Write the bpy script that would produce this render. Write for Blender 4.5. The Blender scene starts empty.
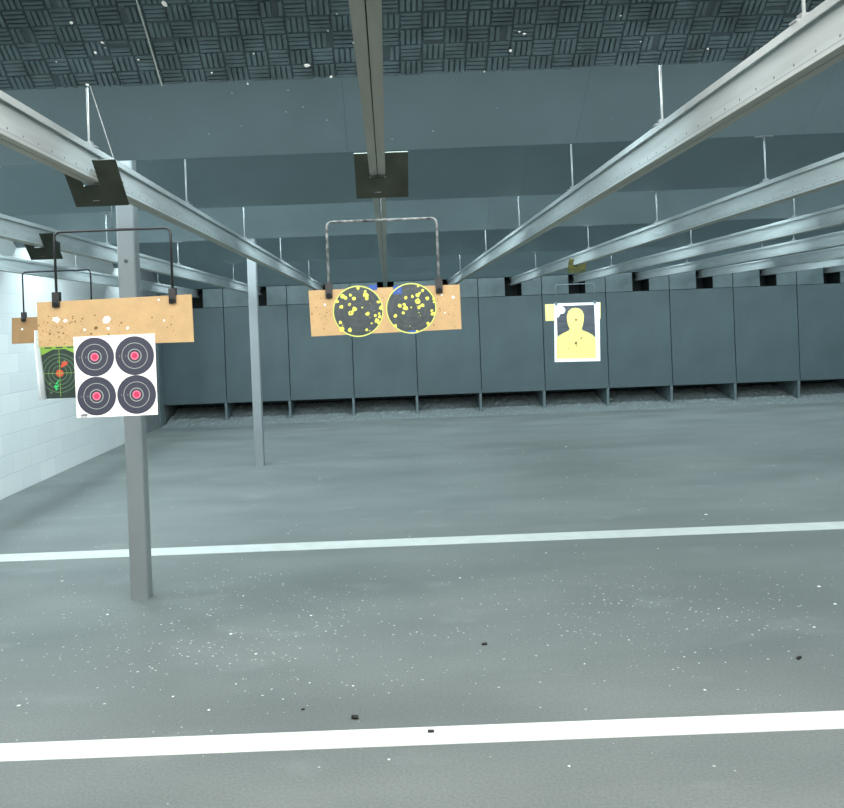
import bpy, math, random
from mathutils import Vector, Matrix
random.seed(7)
SC = bpy.context.scene
COL = SC.collection
PI = math.pi

# ------------------------------------------------------------------ camera numbers
F = 800.0; VX, VY = 388.0, 324.0; ROLL = 0.039
CT, ST = math.cos(ROLL), math.sin(ROLL)
H = 1.55                 # eye height
P = 1.06                 # lane pitch
XO = -.018               # the middle rail hangs a touch left of the camera
def at(u, v, Y):
    """photo pixel -> point of the room at distance Y"""
    du, dv = u-VX, VY-v
    a = du*CT + dv*ST; b = dv*CT - du*ST
    return Vector((a*Y/F, Y, H + b*Y/F))
def floor_at(u, v):
    du, dv = u-VX, VY-v
    a = du*CT + dv*ST; b = dv*CT - du*ST
    Y = H*F/-b
    return Vector((a*Y/F, Y, 0))

# ------------------------------------------------------------------ materials
def srgb(r, g, b):
    f = lambda c: (c/255/12.92) if c/255 <= .04045 else ((c/255+.055)/1.055)**2.4
    return (f(r), f(g), f(b), 1)
def mat(name, c, rough=.6, metal=0, var=.0, scale=8, bump=0, bscale=60, spec=.5, c2=None, stretch=None):
    m = bpy.data.materials.new(name); m.use_nodes = True
    nt = m.node_tree; b = nt.nodes['Principled BSDF']
    b.inputs['Base Color'].default_value = c
    b.inputs['Roughness'].default_value = rough
    b.inputs['Metallic'].default_value = metal
    b.inputs['Specular IOR Level'].default_value = spec
    tc = nt.nodes.new('ShaderNodeTexCoord'); src = tc.outputs['Object']
    if stretch:
        mp = nt.nodes.new('ShaderNodeMapping'); mp.inputs['Scale'].default_value = stretch
        nt.links.new(src, mp.inputs[0]); src = mp.outputs[0]
    if var or c2:
        n = nt.nodes.new('ShaderNodeTexNoise'); n.inputs['Scale'].default_value = scale; n.inputs['Detail'].default_value = 5
        nt.links.new(src, n.inputs['Vector'])
        r = nt.nodes.new('ShaderNodeValToRGB')
        lo = c2 if c2 else tuple(x*(1-var) for x in c[:3])+(1,)
        hi = c if c2 else tuple(min(1, x*(1+var)) for x in c[:3])+(1,)
        r.color_ramp.elements[0].position = .32; r.color_ramp.elements[0].color = lo
        r.color_ramp.elements[1].position = .68; r.color_ramp.elements[1].color = hi
        nt.links.new(n.outputs['Fac'], r.inputs[0]); nt.links.new(r.outputs[0], b.inputs['Base Color'])
    if bump:
        n2 = nt.nodes.new('ShaderNodeTexNoise'); n2.inputs['Scale'].default_value = bscale; n2.inputs['Detail'].default_value = 4
        nt.links.new(src, n2.inputs['Vector'])
        bp = nt.nodes.new('ShaderNodeBump'); bp.inputs['Strength'].default_value = bump; bp.inputs['Distance'].default_value = .01
        nt.links.new(n2.outputs['Fac'], bp.inputs['Height']); nt.links.new(bp.outputs[0], b.inputs['Normal'])
    return m

def floor_material():
    m = bpy.data.materials.new('floor_rubber'); m.use_nodes = True
    nt = m.node_tree; L = nt.links; b = nt.nodes['Principled BSDF']
    b.inputs['Roughness'].default_value = .62
    b.inputs['Specular IOR Level'].default_value = .3
    tc = nt.nodes.new('ShaderNodeTexCoord')
    def noise(scale, detail, st=None, ramp=(.3, .7), c0=0, c1=1):
        src = tc.outputs['Object']
        if st:
            mp = nt.nodes.new('ShaderNodeMapping'); mp.inputs['Scale'].default_value = st
            L.new(src, mp.inputs[0]); src = mp.outputs[0]
        n = nt.nodes.new('ShaderNodeTexNoise'); n.inputs['Scale'].default_value = scale; n.inputs['Detail'].default_value = detail
        L.new(src, n.inputs['Vector'])
        r = nt.nodes.new('ShaderNodeMapRange')
        r.inputs['From Min'].default_value = ramp[0]; r.inputs['From Max'].default_value = ramp[1]
        r.inputs['To Min'].default_value = c0; r.inputs['To Max'].default_value = c1
        L.new(n.outputs['Fac'], r.inputs['Value']); return r.outputs[0]
    mix = nt.nodes.new('ShaderNodeMix'); mix.data_type = 'RGBA'
    mix.inputs['A'].default_value = srgb(100, 106, 105); mix.inputs['B'].default_value = srgb(115, 120, 118)
    L.new(noise(1.1, 6, (.7, 1.6, 1)), mix.inputs['Factor'])
    mul = nt.nodes.new('ShaderNodeMix'); mul.data_type = 'RGBA'; mul.blend_type = 'MULTIPLY'; mul.inputs['Factor'].default_value = 1
    L.new(mix.outputs['Result'], mul.inputs['A'])
    sp = noise(90, 3, None, (.3, .7), .86, 1.1)
    cmb = nt.nodes.new('ShaderNodeCombineColor')
    for k in range(3): L.new(sp, cmb.inputs[k])
    L.new(cmb.outputs[0], mul.inputs['B'])
    # dusty scuffs
    dust = nt.nodes.new('ShaderNodeMix'); dust.data_type = 'RGBA'
    L.new(mul.outputs['Result'], dust.inputs['A']); dust.inputs['B'].default_value = srgb(140, 146, 144)
    L.new(noise(2.2, 8, (.8, 1.5, 1), (.6, .82), 0, .45), dust.inputs['Factor'])
    # dust lies thicker towards the foot of the trap
    sx = nt.nodes.new('ShaderNodeSeparateXYZ'); L.new(tc.outputs['Object'], sx.inputs[0])
    mr = nt.nodes.new('ShaderNodeMapRange'); L.new(sx.outputs['Y'], mr.inputs['Value'])
    for k, v in (('From Min', 8.3), ('From Max', 12.6), ('To Min', 0), ('To Max', .6)): mr.inputs[k].default_value = v
    mu = nt.nodes.new('ShaderNodeMath'); mu.operation = 'MULTIPLY'
    L.new(mr.outputs[0], mu.inputs[0]); L.new(noise(1.6, 8, (.6, 1.4, 1), (.25, .75), .35, 1.3), mu.inputs[1])
    d2 = nt.nodes.new('ShaderNodeMix'); d2.data_type = 'RGBA'; d2.inputs['B'].default_value = srgb(150, 157, 155)
    L.new(mu.outputs[0], d2.inputs['Factor']); L.new(dust.outputs['Result'], d2.inputs['A'])
    L.new(d2.outputs['Result'], b.inputs['Base Color'])
    n2 = nt.nodes.new('ShaderNodeTexNoise'); n2.inputs['Scale'].default_value = 120; L.new(tc.outputs['Object'], n2.inputs['Vector'])
    bp = nt.nodes.new('ShaderNodeBump'); bp.inputs['Strength'].default_value = .1; bp.inputs['Distance'].default_value = .004
    L.new(n2.outputs['Fac'], bp.inputs['Height']); L.new(bp.outputs[0], b.inputs['Normal'])
    return m

def block_wall_material():
    m = bpy.data.materials.new('painted_block'); m.use_nodes = True
    nt = m.node_tree; L = nt.links; b = nt.nodes['Principled BSDF']
    b.inputs['Roughness'].default_value = .5
    tc = nt.nodes.new('ShaderNodeTexCoord'); sx = nt.nodes.new('ShaderNodeSeparateXYZ'); cx = nt.nodes.new('ShaderNodeCombineXYZ')
    L.new(tc.outputs['Object'], sx.inputs[0]); L.new(sx.outputs['Y'], cx.inputs['X']); L.new(sx.outputs['Z'], cx.inputs['Y'])
    br = nt.nodes.new('ShaderNodeTexBrick')
    br.inputs['Scale'].default_value = 1; br.inputs['Brick Width'].default_value = .4; br.inputs['Row Height'].default_value = .2
    br.inputs['Mortar Size'].default_value = .006; br.inputs['Mortar Smooth'].default_value = .5
    br.inputs['Color1'].default_value = srgb(222, 226, 225); br.inputs['Color2'].default_value = srgb(212, 217, 217)
    br.inputs['Mortar'].default_value = srgb(210, 215, 216)
    L.new(cx.outputs[0], br.inputs['Vector']); L.new(br.outputs['Color'], b.inputs['Base Color'])
    n = nt.nodes.new('ShaderNodeTexNoise'); n.inputs['Scale'].default_value = 30; n.inputs['Detail'].default_value = 6
    L.new(tc.outputs['Object'], n.inputs['Vector'])
    mm = nt.nodes.new('ShaderNodeMath'); mm.operation = 'MULTIPLY_ADD'
    L.new(br.outputs['Fac'], mm.inputs[0]); mm.inputs[1].default_value = -1.5; L.new(n.outputs['Fac'], mm.inputs[2])
    bp = nt.nodes.new('ShaderNodeBump'); bp.inputs['Strength'].default_value = .35; bp.inputs['Distance'].default_value = .004
    L.new(mm.outputs[0], bp.inputs['Height']); L.new(bp.outputs[0], b.inputs['Normal'])
    return m

def board_material():
    """fibre panel, corrugated cardboard tan"""
    return mat('cardboard', srgb(188, 159, 116), .8, var=.07, scale=14, bump=.15, bscale=90)

M = dict(
    floor=floor_material(), block=block_wall_material(), board=board_material(),
    board_shaded=mat('cardboard_shaded', srgb(150, 116, 78), .85, var=.08, scale=14),  # cardboard darkened: the shadow on this board is put into the colour
    ceil=mat('dark_ceiling', srgb(66, 72, 74), .8),
    rear=mat('grey_wall_paint', srgb(150, 154, 152), .7),
    rubber=mat('black_rubber', srgb(66, 84, 90), .3, var=.3, scale=10, bump=.2, bscale=150, spec=.5),
    rubber_lo=mat('black_rubber_base', srgb(50, 66, 72), .5, var=.2, scale=10),
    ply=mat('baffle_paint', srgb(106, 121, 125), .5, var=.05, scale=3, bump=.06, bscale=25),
    ply_shaded=mat('baffle_paint_shaded', srgb(94, 111, 115), .55, var=.05, scale=3, bump=.06, bscale=25),  # same baffle paint darkened; the weaker light is put into the colour
    fleck=mat('torn_fleck', srgb(225, 230, 228), .5),
    alu=mat('rail_steel', srgb(196, 205, 206), .34, .4, var=.10, scale=5, stretch=(6, .6, 6), bump=.05, bscale=40),
    alu2=mat('rail_slot', srgb(70, 74, 72), .6, .3),
    under=mat('rail_underside_bounce_tint', srgb(156, 159, 151), .55, .15, var=.08, scale=6, stretch=(4, .6, 4)),  # warm bounced light is painted into this duller, beige tone
    rod=mat('galvanised_rod', srgb(176, 184, 184), .45, .4),
    dsteel=mat('dark_steel_plate', srgb(62, 68, 60), .28, .7, var=.25, scale=9),
    ysteel=mat('yellow_steel_plate', srgb(150, 140, 62), .5, .1, var=.3, scale=14, c2=srgb(84, 92, 74)),
    black=mat('black_paint', srgb(30, 33, 35), .4),
    worn=mat('chipped_black_paint', srgb(150, 156, 156), .5, c2=srgb(30, 34, 36), scale=40),
    post=mat('column_paint', srgb(121, 127, 129), .5, var=.04, scale=4, bump=.05, bscale=30),
    panel=mat('trap_steel', srgb(71, 87, 91), .5, .1, var=.1, scale=2.2, stretch=(1, 1, .8), bump=.05, bscale=20),
    panelup=mat('trap_steel_upper', srgb(90, 106, 109), .5, .1, var=.16, scale=5, bump=.08, bscale=20),  # lighter and more mottled than the main panels
    fin=mat('trap_rib', srgb(98, 112, 115), .55, .1, var=.12, scale=6),
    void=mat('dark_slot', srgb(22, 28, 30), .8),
    stripeold=mat('worn_floor_paint', srgb(186, 191, 188), .6, var=.06, scale=9),
    stripe=mat('white_floor_paint', srgb(214, 217, 212), .55, var=.04, scale=10),
    white=mat('white_paper', srgb(247, 248, 250), .6),
    ink=mat('target_black_ink', srgb(52, 56, 72), .55),
    ring=mat('ring_grey', srgb(158, 168, 164), .6),
    red=mat('fluorescent_red', srgb(214, 48, 92), .5),
    red2=mat('fluorescent_red_light', srgb(245, 120, 150), .5),
    tiny=mat('small_print_grey', srgb(120, 124, 128), .6),
    hole=mat('bullet_hole', srgb(168, 134, 90), .9),
    hole2=mat('bullet_hole_dark', srgb(116, 92, 60), .9),
    splat=mat('splatter_yellow', srgb(218, 224, 92), .5),
    rim=mat('target_rim_yellow', srgb(200, 210, 110), .5),
    disc=mat('target_film_black', srgb(60, 70, 74), .3, var=.2, scale=30),
    discring=mat('target_film_grey', srgb(84, 92, 92), .4),
    tape=mat('blue_tape', srgb(42, 84, 160), .6),
    sgrey=mat('silhouette_grey', srgb(84, 88, 96), .6, c2=srgb(58, 62, 70), scale=5, stretch=(.5, 1, 4)),
    syellow=mat('silhouette_yellow', srgb(244, 226, 134), .6, var=.02, scale=6),
    sboard=mat('pale_board', srgb(232, 214, 142), .7, var=.05, scale=10),
    gink=mat('green_target_black', srgb(42, 56, 50), .35, var=.2, scale=25),
    lime=mat('lime_green', srgb(134, 172, 62), .5),
    lime2=mat('pale_lime', srgb(96, 124, 86), .5),
    neon=mat('neon_green', srgb(40, 210, 110), .5),
    orange=mat('target_red_orange', srgb(204, 78, 52), .5),
    brass=mat('dark_casing', srgb(38, 36, 32), .5, .3),
    scrap=mat('paper_scrap', srgb(226, 230, 228), .7),
    grit=mat('floor_grit', srgb(196, 202, 200), .7, c2=srgb(150, 150, 142), scale=3),
    rubble=mat('crumbled_rubber', srgb(150, 160, 160), .8, c2=srgb(118, 128, 128), scale=40),
)

# ------------------------------------------------------------------ mesh helpers
class MB:
    def __init__(s): s.v = []; s.f = []; s.m = []; s.mats = []
    def mi(s, m):
        m = M[m]
        if m not in s.mats: s.mats.append(m)
        return s.mats.index(m)
    def add(s, vs, fs, m):
        k = s.mi(m); o = len(s.v)
        s.v += [tuple(v) for v in vs]
        for f in fs: s.f.append(tuple(i+o for i in f)); s.m.append(k)
    def box(s, x0, x1, y0, y1, z0, z1, m, X=None):
        vs = [(x, y, z) for z in (z0, z1) for y in (y0, y1) for x in (x0, x1)]
        if X: vs = [X @ Vector(v) for v in vs]
        s.add(vs, [(0, 2, 3, 1), (4, 5, 7, 6), (0, 1, 5, 4), (2, 6, 7, 3), (0, 4, 6, 2), (1, 3, 7, 5)], m); return s
    def bevbox(s, x0, x1, y0, y1, z0, z1, m, c=.004):
        """box with chamfered edges along its longest sides"""
        pts = [(x0+c, y0), (x1-c, y0), (x1, y0+c), (x1, y1-c), (x1-c, y1), (x0+c, y1), (x0, y1-c), (x0, y0+c)]
        return s.prism(pts, z0, z1, m)
    def prism(s, pts, a0, a1, m, axis='z'):
        n = len(pts)
        mk = {'z': lambda p, a: (p[0], p[1], a), 'y': lambda p, a: (p[0], a, p[1]), 'x': lambda p, a: (a, p[0], p[1])}[axis]
        vs = [mk(p, a0) for p in pts]+[mk(p, a1) for p in pts]
        fs = [tuple(range(n))[::-1], tuple(range(n, 2*n))]+[(i, (i+1) % n, n+(i+1) % n, n+i) for i in range(n)]
        s.add(vs, fs, m); return s
    def tube(s, pts, r, m, n=10):
        pts = [Vector(p) for p in pts]; rings = []
        up = None
        for i, p in enumerate(pts):
            t = (pts[min(i+1, len(pts)-1)]-pts[max(i-1, 0)]).normalized()
            if up is None: up = t.orthogonal().normalized()
            up = (up-t*up.dot(t)).normalized(); sd = t.cross(up)
            rings.append([p+r*(up*math.cos(2*PI*k/n)+sd*math.sin(2*PI*k/n)) for k in range(n)])
        vs = [v for r_ in rings for v in r_]; fs = []
        for i in range(len(rings)-1):
            for k in range(n): fs.append((i*n+k, i*n+(k+1) % n, (i+1)*n+(k+1) % n, (i+1)*n+k))
        fs += [tuple(range(n))[::-1], tuple(range((len(rings)-1)*n, len(rings)*n))]
        s.add(vs, fs, m); return s
    # things laid on a sheet that faces the camera (local -Y); d is how far proud of the sheet
    def disc(s, x, z, r, d, m, n=28, sx=1, jit=0):
        vs = []; s.nd = getattr(s, 'nd', 0)+1; d += .000004*s.nd
        for k in range(n):
            q = r*(1+jit*random.uniform(-1, 1)); vs.append((x+sx*q*math.cos(2*PI*k/n), -d, z+q*math.sin(2*PI*k/n)))
        s.add(vs, [tuple(range(n))], m); return s
    def ann(s, x, z, r0, r1, d, m, n=40, sx=1):
        vs = [(x+sx*r*math.cos(2*PI*k/n), -d, z+r*math.sin(2*PI*k/n)) for r in (r0, r1) for k in range(n)]
        s.add(vs, [(k, (k+1) % n, n+(k+1) % n, n+k) for k in range(n)], m); return s
    def rect(s, x0, x1, z0, z1, d, m):
        s.add([(x0, -d, z0), (x1, -d, z0), (x1, -d, z1), (x0, -d, z1)], [(0, 1, 2, 3)], m); return s
    def build(s, name, parent=None, loc=None, smooth=False):
        me = bpy.data.meshes.new(name); me.from_pydata(s.v, [], s.f)
        for m in s.mats: me.materials.append(m)
        me.polygons.foreach_set('material_index', s.m)
        if smooth: me.polygons.foreach_set('use_smooth', [True]*len(s.f))
        me.update()
        o = bpy.data.objects.new(name, me); COL.objects.link(o)
        if parent: o.parent = parent
        if loc is not None: o.location = loc
        return o
def tag(o, label, cat, group=None, kind=None):
    if label: o['label'] = label
    if cat: o['category'] = cat
    if group: o['group'] = group
    if kind: o['kind'] = kind
    return o
def thing(name, loc, label, cat, group=None, rz=0):
    o = bpy.data.objects.new(name, None); o.empty_display_size = .1; COL.objects.link(o)
    o.location = loc; o.rotation_euler = (0, 0, rz)
    return tag(o, label, cat, group)
def copy_tree(o, parent=None):
    c = o.copy(); COL.objects.link(c)
    if parent: c.parent = parent
    for ch in list(o.children): copy_tree(ch, c)
    return c
def struct(mb, name):
    o = mb.build(name); o['kind'] = 'structure'; return o

# ------------------------------------------------------------------ the shell
XL, XR, YN, YB = -3.80, 9.2, -2.5, 14.75
ROOF = 3.5
YT = 13.3                                                   # front of the bullet trap
struct(MB().box(XL-.2, XR+.2, YN-.2, YB+.2, -.2, 0, 'floor'), 'floor')
struct(MB().box(XL-.2, XR+.2, YN-.2, YB+.2, ROOF, ROOF+.15, 'ceil'), 'ceiling')
struct(MB().box(XL-.2, XL, YN, 11.75, 0, ROOF, 'block'), 'wall_left')
struct(MB().box(XL-.2, XL, 11.75, YB, 0, ROOF, 'post'), 'trim_1')          # steel lining beside the trap
struct(MB().box(XR, XR+.2, YN, YB, 0, ROOF, 'block'), 'wall_right')
struct(MB().box(XL-.2, XR+.2, YB, YB+.2, 0, ROOF, 'ceil'), 'wall_back')
struct(MB().box(XL-.2, XR+.2, YN-.2, YN, 0, ROOF, 'rear'), 'wall_front')

# painted stripes across the floor
for (yc, w, lab) in ((floor_at(388, 737.5).y, .128, 'wide white painted stripe on the floor nearest the camera'),
                     (floor_at(388, 543).y, .19, 'white painted stripe on the floor behind the thick left column')):
    tag(MB().box(XL, XR, yc-w/2, yc+w/2, 0, .002, 'stripe' if w < .16 else 'stripeold').build('floor_stripe'), lab, 'floor stripe')

# ------------------------------------------------------------------ overhead baffles
TS = .75                                                     # slope: rises towards the firing line
NRM = math.sqrt(1+TS*TS)
BY = [1.937, 2.945, 4.378, 6.15, 8.25, 11.2]
BZS = [H+z for z in (.95, .9185, .949, .944, .933, .93)]      # height of the lower edges
BZ = H+.94
def on_baffle(Yk, s, d=0):
    """s metres up the slope from the lower edge, d metres out of the face towards the room"""
    return Vector((0, Yk-s/NRM-d*TS/NRM, BZS[BY.index(Yk)]+s*TS/NRM-d/NRM))
def slab(mb, Yk, s0, s1, x0, x1, d0, d1, m, inset=0):
    vs = []
    for d in (d0, d1):
        if d == d1 and inset: s0, s1, x0, x1 = s0+inset, s1-inset, x0+inset, x1-inset
        for s in (s0, s1):
            q = on_baffle(Yk, s, d)
            for x in (x0, x1): vs.append((x, q.y, q.z))
    mb.add(vs, [(0, 1, 3, 2), (4, 6, 7, 5), (0, 4, 5, 1), (2, 3, 7, 6), (0, 2, 6, 4), (1, 5, 7, 3)], m)
def flecks(Yk, spots, d0, name, parent, label):
    fl = MB(); zb = BZS[BY.index(Yk)]-H
    for (u, v, r) in spots:
        du, dv = u-VX, VY-v
        a = du*CT+dv*ST; b = dv*CT-du*ST
        Y = (zb+TS*Yk)/(b/F+TS); s = (Yk-Y)*NRM; X = a*Y/F          # where the baffle face is
        q = .00165*r; vs = []
        for n in range(7):
            an = 2*PI*n/7; rr = q*random.uniform(.6, 1.15)
            o = on_baffle(Yk, s+rr*math.sin(an), d0); vs.append((X+rr*math.cos(an), o.y, o.z))
        top = on_baffle(Yk, s, d0+.004); vs.append((X, top.y, top.z))
        fl.add(vs, [(n, (n+1) % 7, 7) for n in range(7)]+[tuple(range(7))[::-1]], 'fleck')
    tag(fl.build(name, parent), label, None, kind='stuff')
BL = ['plain grey overhead baffle above the firing line, out of the top of the photo',
      'dark overhead baffle faced with basket-weave rubber tiles along the top of the photo',
      'light grey overhead baffle of joined panels just behind the rubber-tiled one',
      'shaded grey overhead baffle between the two lighter baffles',
      'light grey overhead baffle whose lower edge meets the top of the thin column',
      'deeply shaded grey overhead baffle just in front of the bullet trap']
for k, Yk in enumerate(BY):
    name = 'rubber_tiled_baffle' if k == 1 else 'ceiling_baffle'
    t = thing(name, (0, 0, 0), BL[k], 'ceiling baffle')
    mb = MB(); x = XL; n = 0
    seams = [XL+.004]
    x = at(342, 116, 3.85).x-1.245*3
    while x < XR:
        if x > XL+.05: seams.append(x)
        x += 1.245
    seams.append(XR-.004)
    for a, b in zip(seams[:-1], seams[1:]):
        slab(mb, Yk, 0, 1.02, a, b-.0009, -.03, 0, 'rubber_lo' if k == 1 else ('ply' if k % 2 == 0 else 'ply_shaded'))
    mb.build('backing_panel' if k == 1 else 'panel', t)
    if k == 1:
        tl = MB(); C = .079; CS = .064
        nx = int((XR-XL)/C); ns = 10
        for i in range(nx):
            for j in range(ns):
                x0 = XL+.01+i*C; s0 = -.006+j*CS
                for q in range(4):
                    if random.random() < .02: continue
                    w = C/4; ws = CS/4; g = .002; hgt = .0065+random.uniform(-.002, .002)
                    if (i+j) % 2 == 0:
                        xa, xb, sa, sb = x0+.002, x0+C-.003, s0+q*ws+g/2, s0+(q+1)*ws-g/2
                    else:
                        xa, xb, sa, sb = x0+q*w+g/2, x0+(q+1)*w-g/2, s0+.002, s0+CS-.003
                    if j == 0:
                        sa = max(sa, random.choice((0, 0, -.004, .004, -.008)) if (i // 3) % 2 else sa)
                        if sb-sa < .004: continue
                    slab(tl, Yk, sa, sb, xa, xb, 0, hgt, 'rubber', .0028)
        tl.build('rubber_tile_facing', t)
        # pale joint line between two tile sheets, and torn pale flecks
        sm = MB(); xs = at(155, 84, 2.85).x
        slab(sm, Yk, -.004, .62, xs-.002, xs+.002, 0, .013, 'ring')
        xs2 = at(583, 60, 2.85).x+.5
        sm.build('sheet_joint', t)
        flecks(Yk, [(165, 2, 7), (103, 41, 4), (96, 51, 4), (106, 46, 2), (72, 21, 4), (88, 83, 5), (307, 64, 7), (354, 41, 4), (331, 75, 4), (510, 49, 4), (524, 32, 4), (519, 30, 3),
                 (139, 58, 3), (212, 71, 3), (254, 52, 2), (620, 14, 2), (707, 47, 3), (337, 12, 2), (328, 29, 2), (248, 82, 3), (484, 70, 2), (640, 40, 2), (57, 60, 2)], .011, 'torn_fleck', t, 'pale torn flecks')
    if k == 2:
        flecks(Yk, [(288, 90, 2), (303, 107, 2), (286, 112, 2), (232, 93, 2), (241, 126, 2), (392, 139, 2), (433, 131, 2), (209, 134, 2), (327, 120, 2), (497, 108, 1), (611, 118, 1), (700, 96, 1), (150, 118, 1)],
               0, 'paint_chip', t, 'pale paint chips')
# hood plate that closes the gap above the trap
hd = MB(); z0 = H+.705
hd.add([(XL, YT+.02, z0), (XR, YT+.02, z0), (XR, YT-1.15, z0+1.1), (XL, YT-1.15, z0+1.1),
        (XL, YT+.06, z0), (XR, YT+.06, z0), (XR, YT-1.11, z0+1.1), (XL, YT-1.11, z0+1.1)],
       [(0, 1, 2, 3), (4, 7, 6, 5), (0, 4, 5, 1), (3, 2, 6, 7), (0, 3, 7, 4), (1, 5, 6, 2)], 'ply_shaded')
tag(hd.build('trap_hood'), 'dark sloping steel hood along the top of the bullet trap', 'trap hood')

# ------------------------------------------------------------------ rails
RT, RB = H+.693, H+.568                                        # top and bottom of a rail
Y0, Y1 = -.8, YT+.22
def rail_beam():
    m = MB()
    m.box(-.025, .025, Y0, Y1, RT-.012, RT, 'alu')
    m.box(-.007, .007, Y0, Y1, RB+.02, RT-.012, 'alu')
    for s in (-1, 1):
        a, b = sorted((s*.0015, s*.029))
        m.box(a, b, Y0, Y1, RB, RB+.0015, 'under'); m.box(a, b, Y0, Y1, RB+.0015, RB+.014, 'alu')
        a, b = sorted((s*.0286, s*.0293)); m.box(a, b, Y0, Y1, RB+.0125, RB+.0137, 'tiny')
        a, b = sorted((s*.0225, s*.029))
        m.box(a, b, Y0, Y1, RB+.014, RB+.034, 'alu')
        a, b = sorted((s*.0165, s*.0225))
        m.box(a, b, Y0, Y1, RB+.014, RB+.020, 'alu')
        a, b = sorted((s*.0205, s*.025))
        m.box(a, b, Y0, Y1, RT-.022, RT-.012, 'alu')
        y = Y0+.05
        while y < 6:                                          # row of small punched dots along the lip
            a, b = sorted((s*.0288, s*.0295))
            m.prism([(y+.004*math.cos(k*PI/3), RB+.024+.004*math.sin(k*PI/3)) for k in range(6)], a, b, 'tiny', 'x'); y += .10
    m.box(-.0165, .0165, Y0, Y1, RB+.0145, RB+.020, 'alu2')
    return m
where = {-3: 'galvanised overhead rail nearest the white block wall', -2: 'galvanised overhead rail second from the white block wall',
         -1: 'galvanised overhead rail above the board with the four-bullseye sheet', 0: 'galvanised overhead rail running straight down the middle of the photo',
         1: 'big bright galvanised overhead rail crossing the upper right of the photo', 2: 'galvanised overhead rail above the yellow silhouette target',
         3: 'galvanised overhead rail, third to the right of the middle rail', 4: 'galvanised overhead rail, fourth to the right of the middle rail',
         5: 'galvanised overhead rail, fifth to the right of the middle rail', 6: 'galvanised overhead rail, sixth to the right of the middle rail',
         7: 'galvanised overhead rail farthest to the right'}
r0 = None
for lane in (0, -1, -2, -3, 1, 2, 3, 4, 5, 6, 7):
    if r0 is None:
        r0 = r = thing('overhead_rail', (0, 0, 0), where[lane], 'rail', 'target rails along the lanes')
        rail_beam().build('beam', r)
        for Yk, bz in zip(BY, BZS):
            h = MB().tube([(0, Yk+.012, RT-.002), (0, Yk+.012, bz-.002)], .0045, 'rod', 8).build('hanger_rod', r, smooth=True)
            c = MB(); c.box(-.029, .029, Yk-.004, Yk+.028, RT, RT+.006, 'post'); c.box(-.012, .012, Yk, Yk+.024, RT+.008, RT+.022, 'post'); c.build('hanger_clip', h)
    else:
        r = copy_tree(r0); r['label'] = where[lane]
    r.location = (lane*P+XO, 0, 0)
    if lane in (-3, -2, 2, 3, 4, 5, 6, 7):                       # flat plates at the top of the rods
        for h in list(r.children):
            if not h.name.startswith('hanger_rod'): continue
            k = min(range(6), key=lambda q: abs(BY[q]+.012-h.data.vertices[0].co.y)); Yk, bz = BY[k], BZS[k]
            if k != 1: MB().box(-.045, .045, Yk-.002, Yk+.030, bz-.004, bz+.001, 'post').build('hanger_plate', h)
# a stay wire beside the first hanger of the left rail
pa, pb = at(90, 86, 2.89), at(116, 166, 2.98)
tag(MB().tube([pa, pb], .0016, 'rod', 6).build('stay_wire'), 'thin pale stay wire slanting from the tiled baffle to the left rail', 'wire')

# ------------------------------------------------------------------ columns
def column(Y, u, lab, w, bolts):
    Y = floor_at(u[0], u[1]).y; X = floor_at(u[0], u[1]).x
    t = thing('steel_column', (X, Y, 0), lab, 'column')
    zt = BZ+.40
    h = w/2; c = .008
    MB().bevbox(-h, h, -h, h, 0, zt, 'post', c).build('shaft', t)
    for z in bolts:
        b = MB(); b.prism([(.012*math.cos(k*PI/3), z+.012*math.sin(k*PI/3)) for k in range(6)], -h-.006, -h, 'alu2', 'y'); b.build('bolt', t)
column(4.70, (142, 597), 'thick grey square steel column at left behind the four-bullseye sheet', .102, [H+.425])
column(8.92, (260, 465), 'thin grey square steel column farther down the range left of the middle', .102, [])

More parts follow.
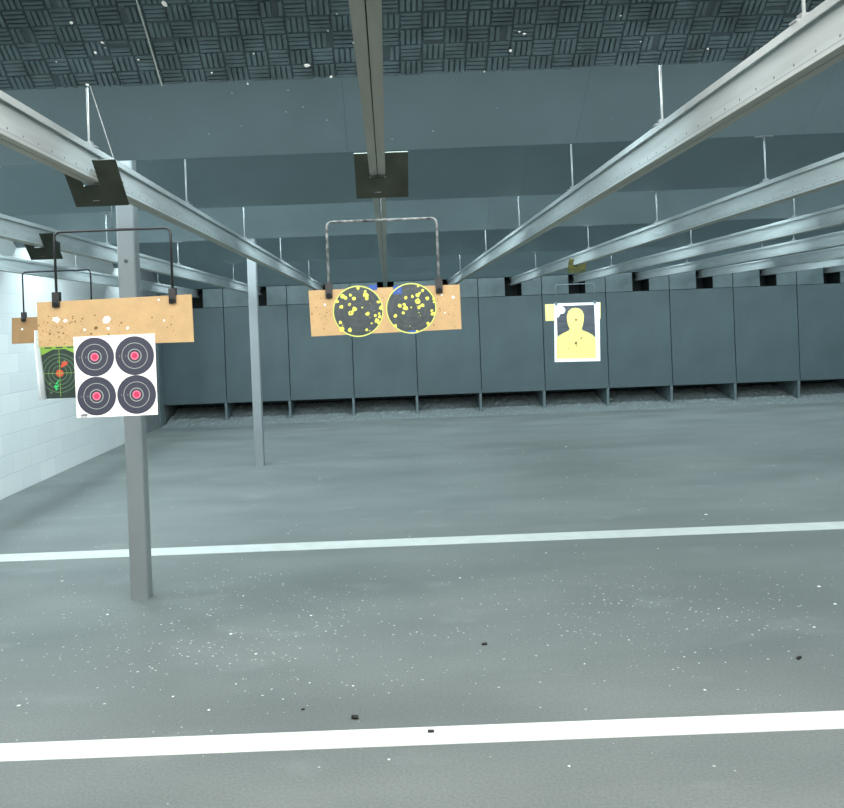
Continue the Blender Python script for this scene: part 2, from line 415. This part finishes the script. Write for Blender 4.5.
# ------------------------------------------------------------------ target carriers
def rounded_u(w, top, legl, legr, r=.022):
    pts = [(-w/2, 0, top-legl)]
    for k in range(6):
        a = PI-(PI/2)*k/5; pts.append((-w/2+r+r*math.cos(a), 0, top-r+r*math.sin(a)))
    for k in range(6):
        a = PI/2-(PI/2)*k/5; pts.append((w/2-r+r*math.cos(a), 0, top-r+r*math.sin(a)))
    pts.append((w/2, 0, top-legr)); return pts
def carrier(lane, Yp, Yf, zf, boardtop, w, yaw, lab, frame_mat, plate_mat='dsteel', xo=0, stemx=0, fr_r=.0052):
    """trolley on the rail with a tilted square guard plate and a wire frame that clips the board"""
    X = lane*P+XO+xo
    t = thing('target_carrier', (X, Yf, H), lab, 'target carrier', 'target carriers on the rails')
    rx = lane*P+XO-X
    m = MB()
    m.box(rx-.042, rx+.042, .0, .09, .54, .56, 'black'); m.box(rx-.042, rx-.035, .0, .09, .56, .61, 'black'); m.box(rx+.035, rx+.042, .0, .09, .56, .61, 'black')
    m.build('trolley', t)
    for sx in (-1, 1):
        for sy in (.022, .068):
            q = MB(); q.prism([(sy+.016*math.cos(k*PI/6), .601+.016*math.sin(k*PI/6)) for k in range(12)], *sorted((rx+sx*.030, rx+sx*.0345)), 'alu2', 'x'); q.build('wheel', t)
    # guard plate, 45 degrees, with a notch for the rail
    dy = Yp-Yf; S = .20; a = math.radians(46)
    ux, uz = -math.cos(a), math.sin(a)                          # up the plate: towards the camera and upwards
    zc = .560
    m = MB()
    def quad(x0, x1, s0, s1):
        vs = []
        for d in (0, .005):
            for (x, s) in ((x0, s0), (x1, s0), (x1, s1), (x0, s1)):
                vs.append((rx+.0+x, dy+s*ux+d*uz, zc+s*uz-d*ux))
        m.add(vs, [(0, 1, 2, 3), (7, 6, 5, 4), (0, 4, 5, 1), (1, 5, 6, 2), (2, 6, 7, 3), (3, 7, 4, 0)], plate_mat)
    nt = -.008
    e = .016
    quad(e-S/2, e+S/2, -S/2, nt); quad(e-S/2, -.031, nt, S/2); quad(.031, e+S/2, nt, S/2)
    p = m.build('guard_plate', t)
    m = MB().box(rx-.012, rx+.012, dy+.05, .02, .505, .542, 'black'); m.build('bracket', t)
    fr = MB().tube([(stemx, 0, .508), (stemx, 0, zf)], .0028, 'fin', 8).build('stem', t, smooth=True)
    cy, sy = math.cos(yaw), math.sin(yaw)
    R = Matrix.Rotation(yaw, 4, 'Z')
    pts = [R @ Vector(q) for q in rounded_u(w, zf, zf-boardtop[0]-.02, zf-boardtop[1]-.02)]
    MB().tube(pts, fr_r, frame_mat, 10).build('wire_frame', t, smooth=True)
    cm = 'fin' if frame_mat == 'fin' else 'black'
    for x, zt in ((-w/2, boardtop[0]), (w/2, boardtop[1])):
        c = MB()
        for s in (-1, 1):
            y0, y1 = sorted((s*.0035, s*.013))
            c.box(x-.0135, x+.0135, y0, y1, zt-(.028 if cm == 'black' else .004), zt+.03, cm, R)
        c.box(x-.0135, x+.0135, -.0035, .0035, zt+.012, zt+.03, cm, R)
        if cm == 'black': c.tube([R @ Vector((x, -.013, zt-.018)), R @ Vector((x, -.021, zt-.02))], .011, cm, 10)
        c.build('clamp', t)
    return t

def board_mesh(c, corners, Y, m='board', th=.006):
    """board cut to the outline it really has; corners run TL, TR, BR, BL"""
    b = MB(); q = [at(u, v, Y)-c for u, v in corners]
    b.prism([(p.x, p.z) for p in q][::-1], -th/2, th/2, m, 'y'); return b

# --- middle lane ---------------------------------------------------------------
YC = 3.14
corC = ((308.5, 290.5), (459.5, 284.5), (461.5, 329), (311.5, 336.5))
cc = at(385, 310, YC); yawC = 0; tilt = 0
carrier(0, 3.02, YC, at(382, 220, YC).z-H, (at(328, 290, YC).z-H-.004, at(436, 285, YC).z-H-.004), .432, yawC,
        'black target carrier with chipped paint wire frame on the middle rail', 'worn', xo=at(382.5, 250, YC).x-XO, stemx=0)
b = board_mesh(cc, corC, YC)
for i in range(60):
    x = random.choice((random.uniform(-.29, -.2), random.uniform(-.29, -.2), random.uniform(.2, .285), random.uniform(-.28, .28), random.uniform(-.2, .2)))
    b.disc(x, random.uniform(-.078, .065), random.uniform(.0018, .0036), .0034, random.choice(('hole', 'hole2', 'hole')), 7, jit=.3)
for (x, z, r) in ((-.285+.05, .03, .004), (.268, .04, .006), (.225, .05, .004), (.235, -.02, .003)):
    b.disc(x, z, r, .0035, 'white', 8, jit=.3)
board = b.build('target_board'); board.location = cc; board.rotation_euler = (0, tilt, yawC)
tag(board, 'tan cardboard target board under the middle rail, behind two round targets', 'target board', 'cardboard target boards')
# blue masking tape
bi = board
for (u, v, w, h) in ((373, 287.5, .032, .020), (397.5, 290, .034, .034), (413, 332, .034, .014)):
    p = at(u, v, YC); tp = MB(); tp.box(-w/2, w/2, -.0008, .0008, -h/2, h/2, 'tape')
    d = p-cc
    o = tp.build('tape_patch', board); o.location = (d.x, -.0042, d.z); o['label'] = 'blue tape patch'
def round_target(u, v, R, sx, splats, c, lab):
    p = at(u, v, YC); m = MB()
    m.prism([(R*sx*math.cos(2*PI*k/48), R*math.sin(2*PI*k/48)) for k in range(48)], -.0008, .0008, 'disc', 'y')
    m.ann(0, 0, R*.95, R*.998, .0012, 'rim', sx=sx)
    for f in (.3, .55, .76): m.ann(0, 0, R*f, R*(f+.014), .0012, 'discring', sx=sx)
    (zx, zy, zr) = c
    for (x, y, r) in splats:
        q = max(r, 5)/zr*R*.80
        m.disc((x-zx)/zr*R*sx, -(y-zy)/zr*R, q, .0016, 'splat', 9, jit=.22)
    for i in range(34):
        a = random.uniform(0, 2*PI); rr = R*math.sqrt(random.uniform(0, .8))
        m.disc(rr*math.cos(a)*sx, rr*math.sin(a), random.uniform(.0008, .0022), .0015, random.choice(('splat', 'hole2', 'discring', 'void')), 6)
    for (x, y, r) in ((246, 173, 4), (250, 214, 5)) if zx < 400 else ((525, 140, 4), (580, 155, 5)):
        m.disc((x-zx)/zr*R*sx, -(y-zy)/zr*R, r/zr*R, .0019, 'hole', 7)
    o = m.build('round_target')
    d = p-cc
    o.location = cc+Matrix.Rotation(yawC, 3, 'Z') @ Vector((d.x, -.0040, d.z)); o.rotation_euler = (0, tilt, yawC)
    tag(o, lab, 'paper target', 'round splatter targets')
round_target(358.2, 311.3, .1010, .99, [(215,132,14),(228,140,12),(187,155,10),(252,127,9),(270,145,12),(205,182,12),(246,173,10),(270,195,14),(250,215,16),(328,130,17),(332,145,12),
    (333,222,13),(290,95,10),(400,195,12),(388,165,10),(370,230,8),(378,255,14),(350,268,6),(390,222,7),(392,238,10),(198,258,10),(205,290,16),(243,297,14),(325,298,8),(384,268,8),(325,112,8),(262,205,8),(308,190,5)],
    (287, 207, 125), 'black round target with yellow splatter on the left of the middle board')
round_target(411.2, 308.3, .0995, 1.0, [(525,140,10),(555,135,9),(585,85,9),(605,108,9),(580,130,12),(580,158,16),(600,178,12),(585,187,11),(625,145,11),(495,175,12),(520,188,14),(515,170,9),(590,120,8),
    (510,210,9),(472,222,11),(470,270,10),(625,265,11),(650,220,13),(655,150,8),(572,300,8),(548,186,4),(645,205,8),(655,165,6)],
    (548, 190, 120), 'black round target with yellow splatter on the right of the middle board')

# --- left lane -----------------------------------------------------------------
YL = 3.11
lc = at(115, 321, YL); yawL = 0; tiltL = 0
corL = ((37, 302.5), (191.5, 294.3), (194, 341.8), (39, 347))
fzl = at(112, 230, YL)
carrier(-1, 2.96, YL, fzl.z-H, (at(56, 300, YL).z-H, at(172, 296, YL).z-H), .452, yawL,
        'black target carrier with black wire frame on the rail left of the middle', 'black', xo=at(113.5, 265, YL).x+P-XO)
b = board_mesh(lc, corL, YL)
rng = random.Random(3)
def loc_on(u, v):   # crop (30,285)-(200,350), scale 4.965 -> local x,z on the left board
    U, V = 30+u/4.965, 285+v/4.965
    p = at(U, V, YL)-lc
    return p.x, p.z+p.x*math.tan(tiltL)
for (u, v, r) in ((135, 172, 15), (122, 170, 9), (178, 176, 9), (385, 174, 17), (372, 180, 9), (273, 222, 7), (391, 216, 7), (487, 213, 8), (640, 74, 6), (668, 175, 5)):
    x, z = loc_on(u, v); b.disc(x, z, r/4.965/257, .0036, 'white', 9, jit=.3)
for (u, v, r) in ((328, 213, 10), (305, 243, 6), (392, 245, 5), (262, 168, 5), (210, 183, 4), (225, 180, 4), (455, 188, 5), (100, 242, 6), (145, 235, 5), (200, 190, 4)):
    x, z = loc_on(u, v); b.disc(x, z, r/4.965/257, .0035, 'hole2', 8, jit=.3)
for i in range(95):
    if rng.random() < .7: u, v = rng.uniform(40, 260), rng.uniform(150, 305)
    else: u, v = rng.uniform(240, 780), rng.uniform(150, 260)
    x, z = loc_on(u, v)
    b.disc(x, z, rng.uniform(.0014, .0034), .0034, rng.choice(('hole', 'hole', 'hole2')), 7)
o = b.build('target_board'); o.location = lc; o.rotation_euler = (0, tiltL, yawL)
tag(o, 'pitted tan cardboard target board holding the four-bullseye sheet', 'target board', 'cardboard target boards')
# four-bullseye sheet
sl, sr = at(75, 378, YL), at(157, 374, YL); s_c = (at(73, 338, YL)+at(155, 333.5, YL)+at(77.5, 418, YL)+at(159, 414, YL))/4
m = board_mesh(s_c, ((73.7, 337), (155, 333.5), (158.3, 414.5), (77.2, 417.8)), YL, 'white', .0012); SW, SH = .318, .312
for (u, v) in ((242, 257), (563, 246), (258, 571), (579, 558)):
    U, V = 65+u/8.04, 325+v/8.04
    p = at(U, V, YL)-s_c
    x, z = p.x, p.z
    m.disc(x, z, .0755, .0010, 'ink', 48); m.ann(x, z, .0485, .0508, .0013, 'ring'); m.ann(x, z, .0238, .0268, .0013, 'ring')
    m.ann(x, z, .0098, .0158, .0014, 'red2'); m.disc(x, z, .0112, .0015, 'red', 24); m.ann(x, z, .0045, .0056, .0017, 'ink', 16)
    for dx in (-.0345, -.0585):        # the two small ring numerals left of centre
        m.rect(x+dx-.002, x+dx+.002, z-.0006, z+.0006, .0014, 'tiny'); m.rect(x+dx-.002, x+dx+.002, z+.0024, z+.0036, .0014, 'tiny')
        m.rect(x+dx-.002, x+dx+.002, z-.0042, z-.003, .0014, 'tiny'); m.rect(x+dx+.001, x+dx+.0022, z-.0042, z+.0036, .0014, 'tiny')
        m.rect(x+dx-.0022, x+dx-.001, z-.0006, z+.0036, .0014, 'tiny')
# small printed mark and line of print at the bottom corners
bx, bz = -SW/2+.030, -SH/2+.008
m.prism([(bx-.014, bz-.004), (bx+.012, bz-.004), (bx+.016, bz+.004), (bx+.004, bz+.006), (bx-.010, bz+.004)], -.0012, -.0006, 'tiny', 'y')
for k in range(5): m.rect(bx-.012+k*.0052, bx-.009+k*.0052, bz-.009, bz-.0055, .0011, 'tiny')
for k in range(6): m.rect(SW/2-.020+k*.004, SW/2-.0173+k*.004, -SH/2+.013, -SH/2+.0162, .0011, 'tiny')
o = m.build('bullseye_sheet'); o.location = s_c+Matrix.Rotation(yawL, 3, 'Z') @ Vector((0, -.0037, 0))
tag(o, 'white paper target sheet with four dark bullseyes and red centres', 'paper target')

# --- second lane from the left ---------------------------------------------------
YG = 5.08
g = at(59.5, 331, YG)
carrier(-2, 4.95, YG, at(57, 271, YG).z-H, (at(23, 317, YG).z-H, at(91, 314, YG).z-H), .432, 0,
        'small black target carrier on the left, above the green-ringed target', 'black', xo=at(57, 290, YG).x+2*P-XO)
b = board_mesh(g, ((12, 318), (108, 313.5), (109, 340), (12, 344)), YG, 'board_shaded')
for i in range(10): b.disc(random.uniform(-.29, .29), random.uniform(-.07, .06), .004, .0034, 'hole2', 7)
b.disc(-.235, .02, .007, .0036, 'white', 8)
o = b.build('target_board'); o.location = g
tag(o, 'tan cardboard target board mostly hidden behind the pitted left board', 'target board', 'cardboard target boards')
# green-ringed sheet
gt = thing('green_ringed_target', at(61, 363, YG)+Vector((0, -.0040, 0)), 'black target sheet with green rings and an orange-red centre by the white wall', 'paper target')
def gp(u, v):    # crop (25,310)-(90,410), scale 8.08
    p = at(25+u/8.08, 310+v/8.08, YG)-Vector(gt.location)
    return p.x, p.z
m = MB()
x0, zt = gp(118, 300); x1, zb = gp(450, 706)
m.box(x0, x1, -.001, .001, zb, zt+.075, 'gink')
cx, cz = gp(284, 510)
for (r, mt) in ((.046, 'lime2'), (.072, 'lime2'), (.098, 'lime2'), (.122, 'lime2')): m.ann(cx, cz, r-.0022, r+.0022, .0014, mt)
m.disc(cx, cz, .024, .0016, 'orange', 20, jit=.1)
m.rect(cx-.13, cx+.13, cz-.0016, cz+.0016, .0018, 'lime'); m.rect(cx-.0016, cx+.0016, zb+.01, zt-.002, .0018, 'lime')
for (u, v, r) in ((318, 435, .017), (335, 425, .010), (300, 455, .008)): m.disc(*gp(u, v), r, .0019, 'orange', 9, jit=.25)
for (u, v, r) in ((322, 410, .007), (270, 412, .005), (205, 595, .008), (215, 668, .007), (295, 632, .006)): m.disc(*gp(u, v), r, .002, 'lime2', 8, jit=.2)
for (u, v, w) in ((262, 590, .006), (250, 620, .007), (268, 615, .005), (258, 640, .006), (272, 575, .004)): m.disc(*gp(u, v), w*1.4, .0021, 'neon', 7, jit=.4)
m.rect(x0, x1, zt-.018, zt+.07, .0015, 'lime')
for s in (-1, 1):                     # lime corners
    xa = x0 if s < 0 else x1
    m.add([(xa, -.0016, zt-.018), (xa-s*.085, -.0016, zt-.018), (xa, -.0016, zt-.060)], [(0, 1, 2) if s > 0 else (0, 2, 1)], 'lime')
for k in (-.09, -.02, .05): m.rect(cx+k, cx+k+.045, zt-.012, zt-.004, .0019, 'gink')
m.build('sheet', gt)
# curled white edge: a thin curved strip that bulges towards the camera
m = MB(); N = 8; topz = gp(90, 165)[1]; vs = []
for z, wd, sh in ((topz, .010, 0.0), (zt+.02, .024, .006), (zt-.06, .026, .012), (zt-.16, .032, .022), (zb-.004, .040, .036)):
    for k in range(N+1):
        a = k/N
        vs.append((x0+sh-wd*a*.9-.004*0, -.002-.045*math.sin(a*PI*.75), z))
fs = [(i*(N+1)+k, i*(N+1)+k+1, (i+1)*(N+1)+k+1, (i+1)*(N+1)+k) for i in range(4) for k in range(N)]
m.add(vs, fs, 'white')
o = m.build('curled_edge', gt, smooth=True); o['label'] = 'white curled edge'
sm = o.modifiers.new('thickness', 'SOLIDIFY'); sm.thickness = .0008

# --- silhouette lane -------------------------------------------------------------
YS = 8.95
sc_ = at(576.5, 333, YS)
carrier(2, 8.86, YS, at(577, 284, YS).z-H, (at(552, 305, YS).z-H, at(600, 303, YS).z-H), .432, 0,
        'target carrier with a yellowed guard plate above the silhouette target', 'fin', 'ysteel', xo=sc_.x-2*P-XO, fr_r=.005)
g2 = at(573.5, 311.5, YS)
b = board_mesh(g2, ((545, 304.3), (600.5, 302.2), (600.5, 319), (545.5, 321)), YS, 'sboard')
o = b.build('target_board'); o.location = g2
tag(o, 'pale yellow target board showing on both sides of the silhouette sheet', 'target board', 'cardboard target boards')
m = MB(); W2, H2 = .505, .660
def sp(u, v):     # crop (530,290)-(620,370), scale 9.38
    p = at(530+u/9.38, 290+v/9.38, YS)-sc_
    return p.x, p.z
m = board_mesh(sc_, ((554, 303.5), (599.3, 302.2), (600.2, 361), (554.6, 362)), YS, 'white', .0014)
ex, ez = sp(246, 152); fx, fz = sp(612, 440)
m.rect(ex, fx, fz, ez, .0012, 'sgrey')
pts = [sp(*q) for q in ((425, 168), (462, 174), (490, 195), (505, 235), (503, 285), (495, 330), (485, 362), (492, 378), (540, 395), (585, 420), (612, 448), (615, 470), (618, 640), (250, 644), (247, 470), (250, 450), (275, 425), (315, 402), (362, 380), (372, 365), (358, 335), (347, 290), (345, 240), (360, 197), (388, 174))]
m.add([(x, -.0016, z) for x, z in pts], [tuple(range(len(pts)))], 'syellow')
for (u, v, r) in ((430, 280, .016), (430, 498, .018), (436, 520, .008), (478, 450, .010), (365, 550, .006)): m.disc(*sp(u, v), r, .002, 'hole', 9, jit=.3)
m.disc(*sp(430, 498), .011, .0024, 'hole2', 8, jit=.3)
for (u, v, r) in ((285, 190, .045), (262, 232, .03), (300, 178, .03), (270, 175, .035)): m.disc(*sp(u, v), r, .0018, 'white', 8, jit=.35)
o = m.build('silhouette_target'); o.location = sc_+Vector((0, -.0038, 0))
tag(o, 'white paper target with a pale yellow head-and-shoulders silhouette', 'paper target')

# ------------------------------------------------------------------ bullet trap
ZB, ZM, ZT = H-1.205, H+.385, H+.698
def trap_bay(first):
    t = thing('bullet_trap_bay', (0, YT, 0), '', 'bullet trap', 'steel bullet trap bays along the end of the range')
    seam = .445*P; x0, x1 = seam-P, seam
    m = MB(); m.box(x0+.006, x1-.006, 0, .02, ZB, ZM-.004, 'panel')
    m.box(x0+.006, x1-.006, -.004, .02, ZB, ZB+.012, 'panel'); m.build('main_panel', t)
    SL, SR = -.14, .14
    for a, b in ((x0+.006, SL), (SR, x1-.006)): MB().box(a, b, -.004, .02, ZM+.004, ZT, 'panelup').build('upper_panel', t)
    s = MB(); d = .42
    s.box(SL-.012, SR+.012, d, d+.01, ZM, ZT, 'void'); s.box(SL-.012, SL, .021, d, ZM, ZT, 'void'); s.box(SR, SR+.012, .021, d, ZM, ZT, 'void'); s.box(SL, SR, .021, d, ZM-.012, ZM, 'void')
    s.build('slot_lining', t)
    f = MB(); f.prism([(.03, 0), (.03, .0), (.0, ZB+.05), (.95, ZB+.05), (.95, 0)], x1-.04, x1-.001, 'fin', 'x'); f.build('support_rib', t)
    k = MB(); k.box(x0+.001, x1-.041, .95, .97, 0, ZB+.3, 'panel'); k.build('rear_plate', t)
    return t
BLAB = {-3: 'steel bullet trap bay in the left corner beside the white block wall', -2: 'steel bullet trap bay left of the thin column, second from the left corner',
        -1: 'steel bullet trap bay right of the thin column, left of the two round targets',
        0: 'steel bullet trap bay below the two round targets', 1: 'steel bullet trap bay just right of the middle target board',
        2: 'steel bullet trap bay between the middle board and the silhouette target', 3: 'steel bullet trap bay directly behind the silhouette target',
        4: 'steel bullet trap bay just right of the silhouette target', 5: 'second steel bullet trap bay right of the silhouette target',
        6: 'third steel bullet trap bay right of the silhouette target', 7: 'steel bullet trap bay at the right edge of the photo'}
t0 = None
for lane in range(-3, 8):
    if t0 is None: t0 = t = trap_bay(True)
    else: t = copy_tree(t0)
    t.location = (lane*P+XO, YT, 0); t['label'] = BLAB[lane]
# sides of the trap beyond the last bay
tag(MB().box(7.45*P+.02, XR, YT, YT+.02, 0, ZT, 'panel').build('trap_end_plate'), 'steel end plate closing the trap on the far right', 'trap plate')
tag(MB().bevbox(XL+.002, XL+.035, YT-.25, YT-.01, 0, ZT, 'fin').build('trap_side_post'), 'steel side post of the trap in the left corner', 'trap post')

# ------------------------------------------------------------------ litter on the floor
def flake(mb, x, y, r, m, rr, h=.4):
    n = rr.choice((4, 5, 6)); a0 = rr.uniform(0, 6.28); vs = []
    for k in range(n):
        q = r*rr.uniform(.6, 1.1); vs.append((x+q*math.cos(a0+2*PI*k/n), y+q*math.sin(a0+2*PI*k/n), .0006))
    vs.append((x+r*.2*rr.uniform(-1, 1), y, .0006+r*h*rr.uniform(.5, 1.2)))
    mb.add(vs, [(k, (k+1) % n, n) for k in range(n)]+[tuple(range(n))[::-1]], m)
rr = random.Random(11)
mb = MB()
clusters = [(270, 640, .55, .45, 420), (200, 600, .5, .35, 200), (640, 615, .6, .4, 420), (480, 590, .8, .5, 160), (60, 640, .5, .4, 120), (770, 600, .5, .5, 110)]
for (u, v, sx, sy, n) in clusters:
    c = floor_at(u, v)
    for i in range(n):
        x, y = rr.gauss(c.x, sx), rr.gauss(c.y, sy)
        if XL+.05 < x < XR and y > 1.9: flake(mb, x, y, rr.choice((.0025, .0032, .0036, .0045, .0065)), 'grit', rr)
for i in range(700):
    x, y = rr.uniform(XL+.05, 7.5), rr.uniform(1.9, 12.6)
    flake(mb, x, y, rr.choice((.003, .004, .005, .006))*(1+.06*y), 'grit', rr)
o = mb.build('floor_grit'); tag(o, 'pale grit and paper crumbs strewn over the grey floor', 'grit', kind='stuff')
mb = MB()
for i in range(2600):
    x, y = rr.uniform(XL+.05, 7.9), rr.triangular(12.6, 14.2, 13.5)
    flake(mb, x, y, rr.uniform(.006, .018), 'rubble', rr, .6)
N = 300; rows = [(12.95+.1*q, .003+.21*(q/12)**1.4) for q in range(13)]; vs = []  # bed given a rising slope so it catches more light
for y, z in rows:
    for k in range(N+1): vs.append((XL+.045+(7.83-XL)*k/N, y+rr.uniform(-.04, .04), z+(rr.uniform(-.010, .010) if z > .02 else -.004)))
mb.add(vs, [(i*(N+1)+k, i*(N+1)+k+1, (i+1)*(N+1)+k+1, (i+1)*(N+1)+k) for i in range(len(rows)-1) for k in range(N)], 'rubble')
o = mb.build('trap_rubble'); tag(o, 'crumbled rubber and dust along the foot of the bullet trap', 'rubble', kind='stuff')

scraps = [(18.5, 705.6, .0095, 'white paper scrap on the floor at the far left, above the near stripe'),
 (209, 710, .0075, 'white scrap on the floor left of the dark pebble, just above the near stripe'),
 (107.5, 614.5, .010, 'white scrap on the floor just left of the foot of the thick column'),
 (311, 615.6, .009, 'white scrap on the floor to the right of the thick column foot'),
 (243.5, 596, .007, 'white scrap level with the foot of the thick column'),
 (256, 654, .0085, 'white scrap in the middle of the grit patch in front of the thick column'),
 (236, 684, .006, 'small white scrap at the near side of the grit patch, left part of the floor'),
 (353, 686, .0075, 'white scrap just behind the dark pebble near the near stripe'),
 (389, 759.6, .0065, 'white scrap in front of the near stripe, left of the middle'),
 (173, 696.6, .007, 'white scrap in front of the thick column, close to the near stripe'),
 (137.6, 672, .006, 'white scrap in front of the thick column, halfway to the near stripe'),
 (309.7, 683, .006, 'white scrap left of the one behind the dark pebble'),
 (231, 634, .010, 'flat white scrap at the top of the grit patch by the thick column'),
 (62, 581, .010, 'white scrap on the floor between the left edge and the thick column'),
 (546, 553, .009, 'white scrap just in front of the far stripe, right of the middle'),
 (460, 578, .009, 'white scrap in front of the far stripe, near the middle'),
 (819, 586.5, .0125, 'largest white scrap, on the floor at the far right'),
 (835, 604, .010, 'white scrap at the right edge, in front of the largest scrap'),
 (705, 690, .007, 'white scrap just behind the near stripe on the right'),
 (569, 766, .006, 'white scrap in front of the near stripe, right of the middle'),
 (566, 447, .018, 'white scrap far down the range below the silhouette target'),
 (706, 514.5, .013, 'white scrap just behind the far stripe on the right'),
 (584.5, 664, .006, 'white scrap between the two dark casings on the right half'),
 (814, 627, .008, 'white scrap on the right, behind the dark casing')]
for (u, v, r, lab) in scraps:
    p = floor_at(u, v); m = MB(); flake(m, 0, 0, r, 'scrap', rr, .35)
    o = m.build('paper_scrap'); o.location = p; tag(o, lab, 'scrap', 'white scraps on the floor')
def casing(u, v, r, l, ang, lab, z=0):
    p = floor_at(u, v); m = MB()
    prof = [(0, r*.85), (.06, r), (.12, r), (.16, r*.82), (.2, r), (.72, r), (.8, r*.9), (1, r*.88)]
    n = 10; vs = []; fs = []
    for (t, q) in prof:
        for k in range(n): vs.append((l*(t-.5), q*math.cos(2*PI*k/n), r+q*math.sin(2*PI*k/n)))
    for i in range(len(prof)-1):
        for k in range(n): fs.append((i*n+k, i*n+(k+1) % n, (i+1)*n+(k+1) % n, (i+1)*n+k))
    fs += [tuple(range(n))[::-1], tuple(range((len(prof)-1)*n, len(prof)*n))]
    m.add(vs, fs, 'brass'); o = m.build('spent_casing', smooth=True); o.location = p+Vector((0, 0, z)); o.rotation_euler = (0, 0, ang)
    tag(o, lab, 'casing', 'dark casings on the floor')
casing(484.5, 645, .006, .026, .1, 'dark casing on the floor right of the middle, farthest from the camera')
casing(799, 659, .0065, .024, .5, 'dark casing on the floor at the far right')
casing(431, 733, .0055, .024, 0, 'dark casing lying on the near white stripe', .002)
casing(355, 719, .008, .026, -.2, 'dark pebble-like casing just behind the near white stripe')
casing(303, 710, .0035, .014, .2, 'tiny dark casing on the floor left of the pebble-like one')

# ------------------------------------------------------------------ lights: tubes hung behind alternate baffles, and over the firing line
def area(name, loc, sx, sy, rot, watts, col):
    l = bpy.data.lights.new(name, 'AREA'); l.shape = 'RECTANGLE'; l.size = sx; l.size_y = sy; l.energy = watts; l.color = col
    o = bpy.data.objects.new(name, l); COL.objects.link(o); o.location = loc; o.rotation_euler = rot
    return o
COOL = (.78, .95, 1.0)
XC = (XL+XR)/2
def tubes(y, z, watts, tilt, col):
    """one continuous row of fluorescent tubes across the range"""
    area('tube_light', (XC, y, z), 12.6, .12, (math.radians(tilt), 0, 0), watts, col)
for k, (watts, tilt) in enumerate(((120, 12), (165, 20), (75, 26), (205, 30), (170, 24), (180, 28))):
    tubes(BY[k]+.15, BZS[k]+.14, watts, tilt, (1, .97, .92) if k == 0 else COOL)
area('firing_line_light', (0, .9, BZ-.05), 6.4, .25, (math.radians(12), 0, 0), 150, (1, .96, .90))
area('booth_light', (.8, -1.2, BZ+.3), 6.0, .6, (math.radians(55), 0, 0), 150, (1, .98, .95))
# short tubes along the block wall
for y, e in ((4.75, 30), (6.5, 45), (8.75, 45)): area('wall_tube_light', (XL+.6, y, BZ+.28), .12, .6, (0, math.radians(-35), 0), e, COOL)

w = bpy.data.worlds.new('world'); SC.world = w; w.use_nodes = True
w.node_tree.nodes['Background'].inputs[0].default_value = (.5, .6, .65, 1); w.node_tree.nodes['Background'].inputs[1].default_value = .02

# ------------------------------------------------------------------ camera
cam = bpy.data.cameras.new('camera'); co = bpy.data.objects.new('camera', cam); COL.objects.link(co)
right = Vector((CT, 0, -ST)); up = Vector((ST, 0, CT)); back = Vector((0, -1, 0))
mx = Matrix((right, up, back)).transposed().to_4x4(); mx.translation = (0, 0, H)
co.matrix_world = mx
cam.sensor_width = 36; cam.sensor_fit = 'HORIZONTAL'; cam.lens = F/844*36
cam.shift_x = (422-VX)/844; cam.shift_y = -(404-VY)/844
cam.clip_start = .02
SC.camera = co
vs = SC.view_settings
vs.view_transform = 'Standard'; vs.look = 'None'; vs.exposure = 0.0; vs.gamma = 1; vs.use_curve_mapping = False
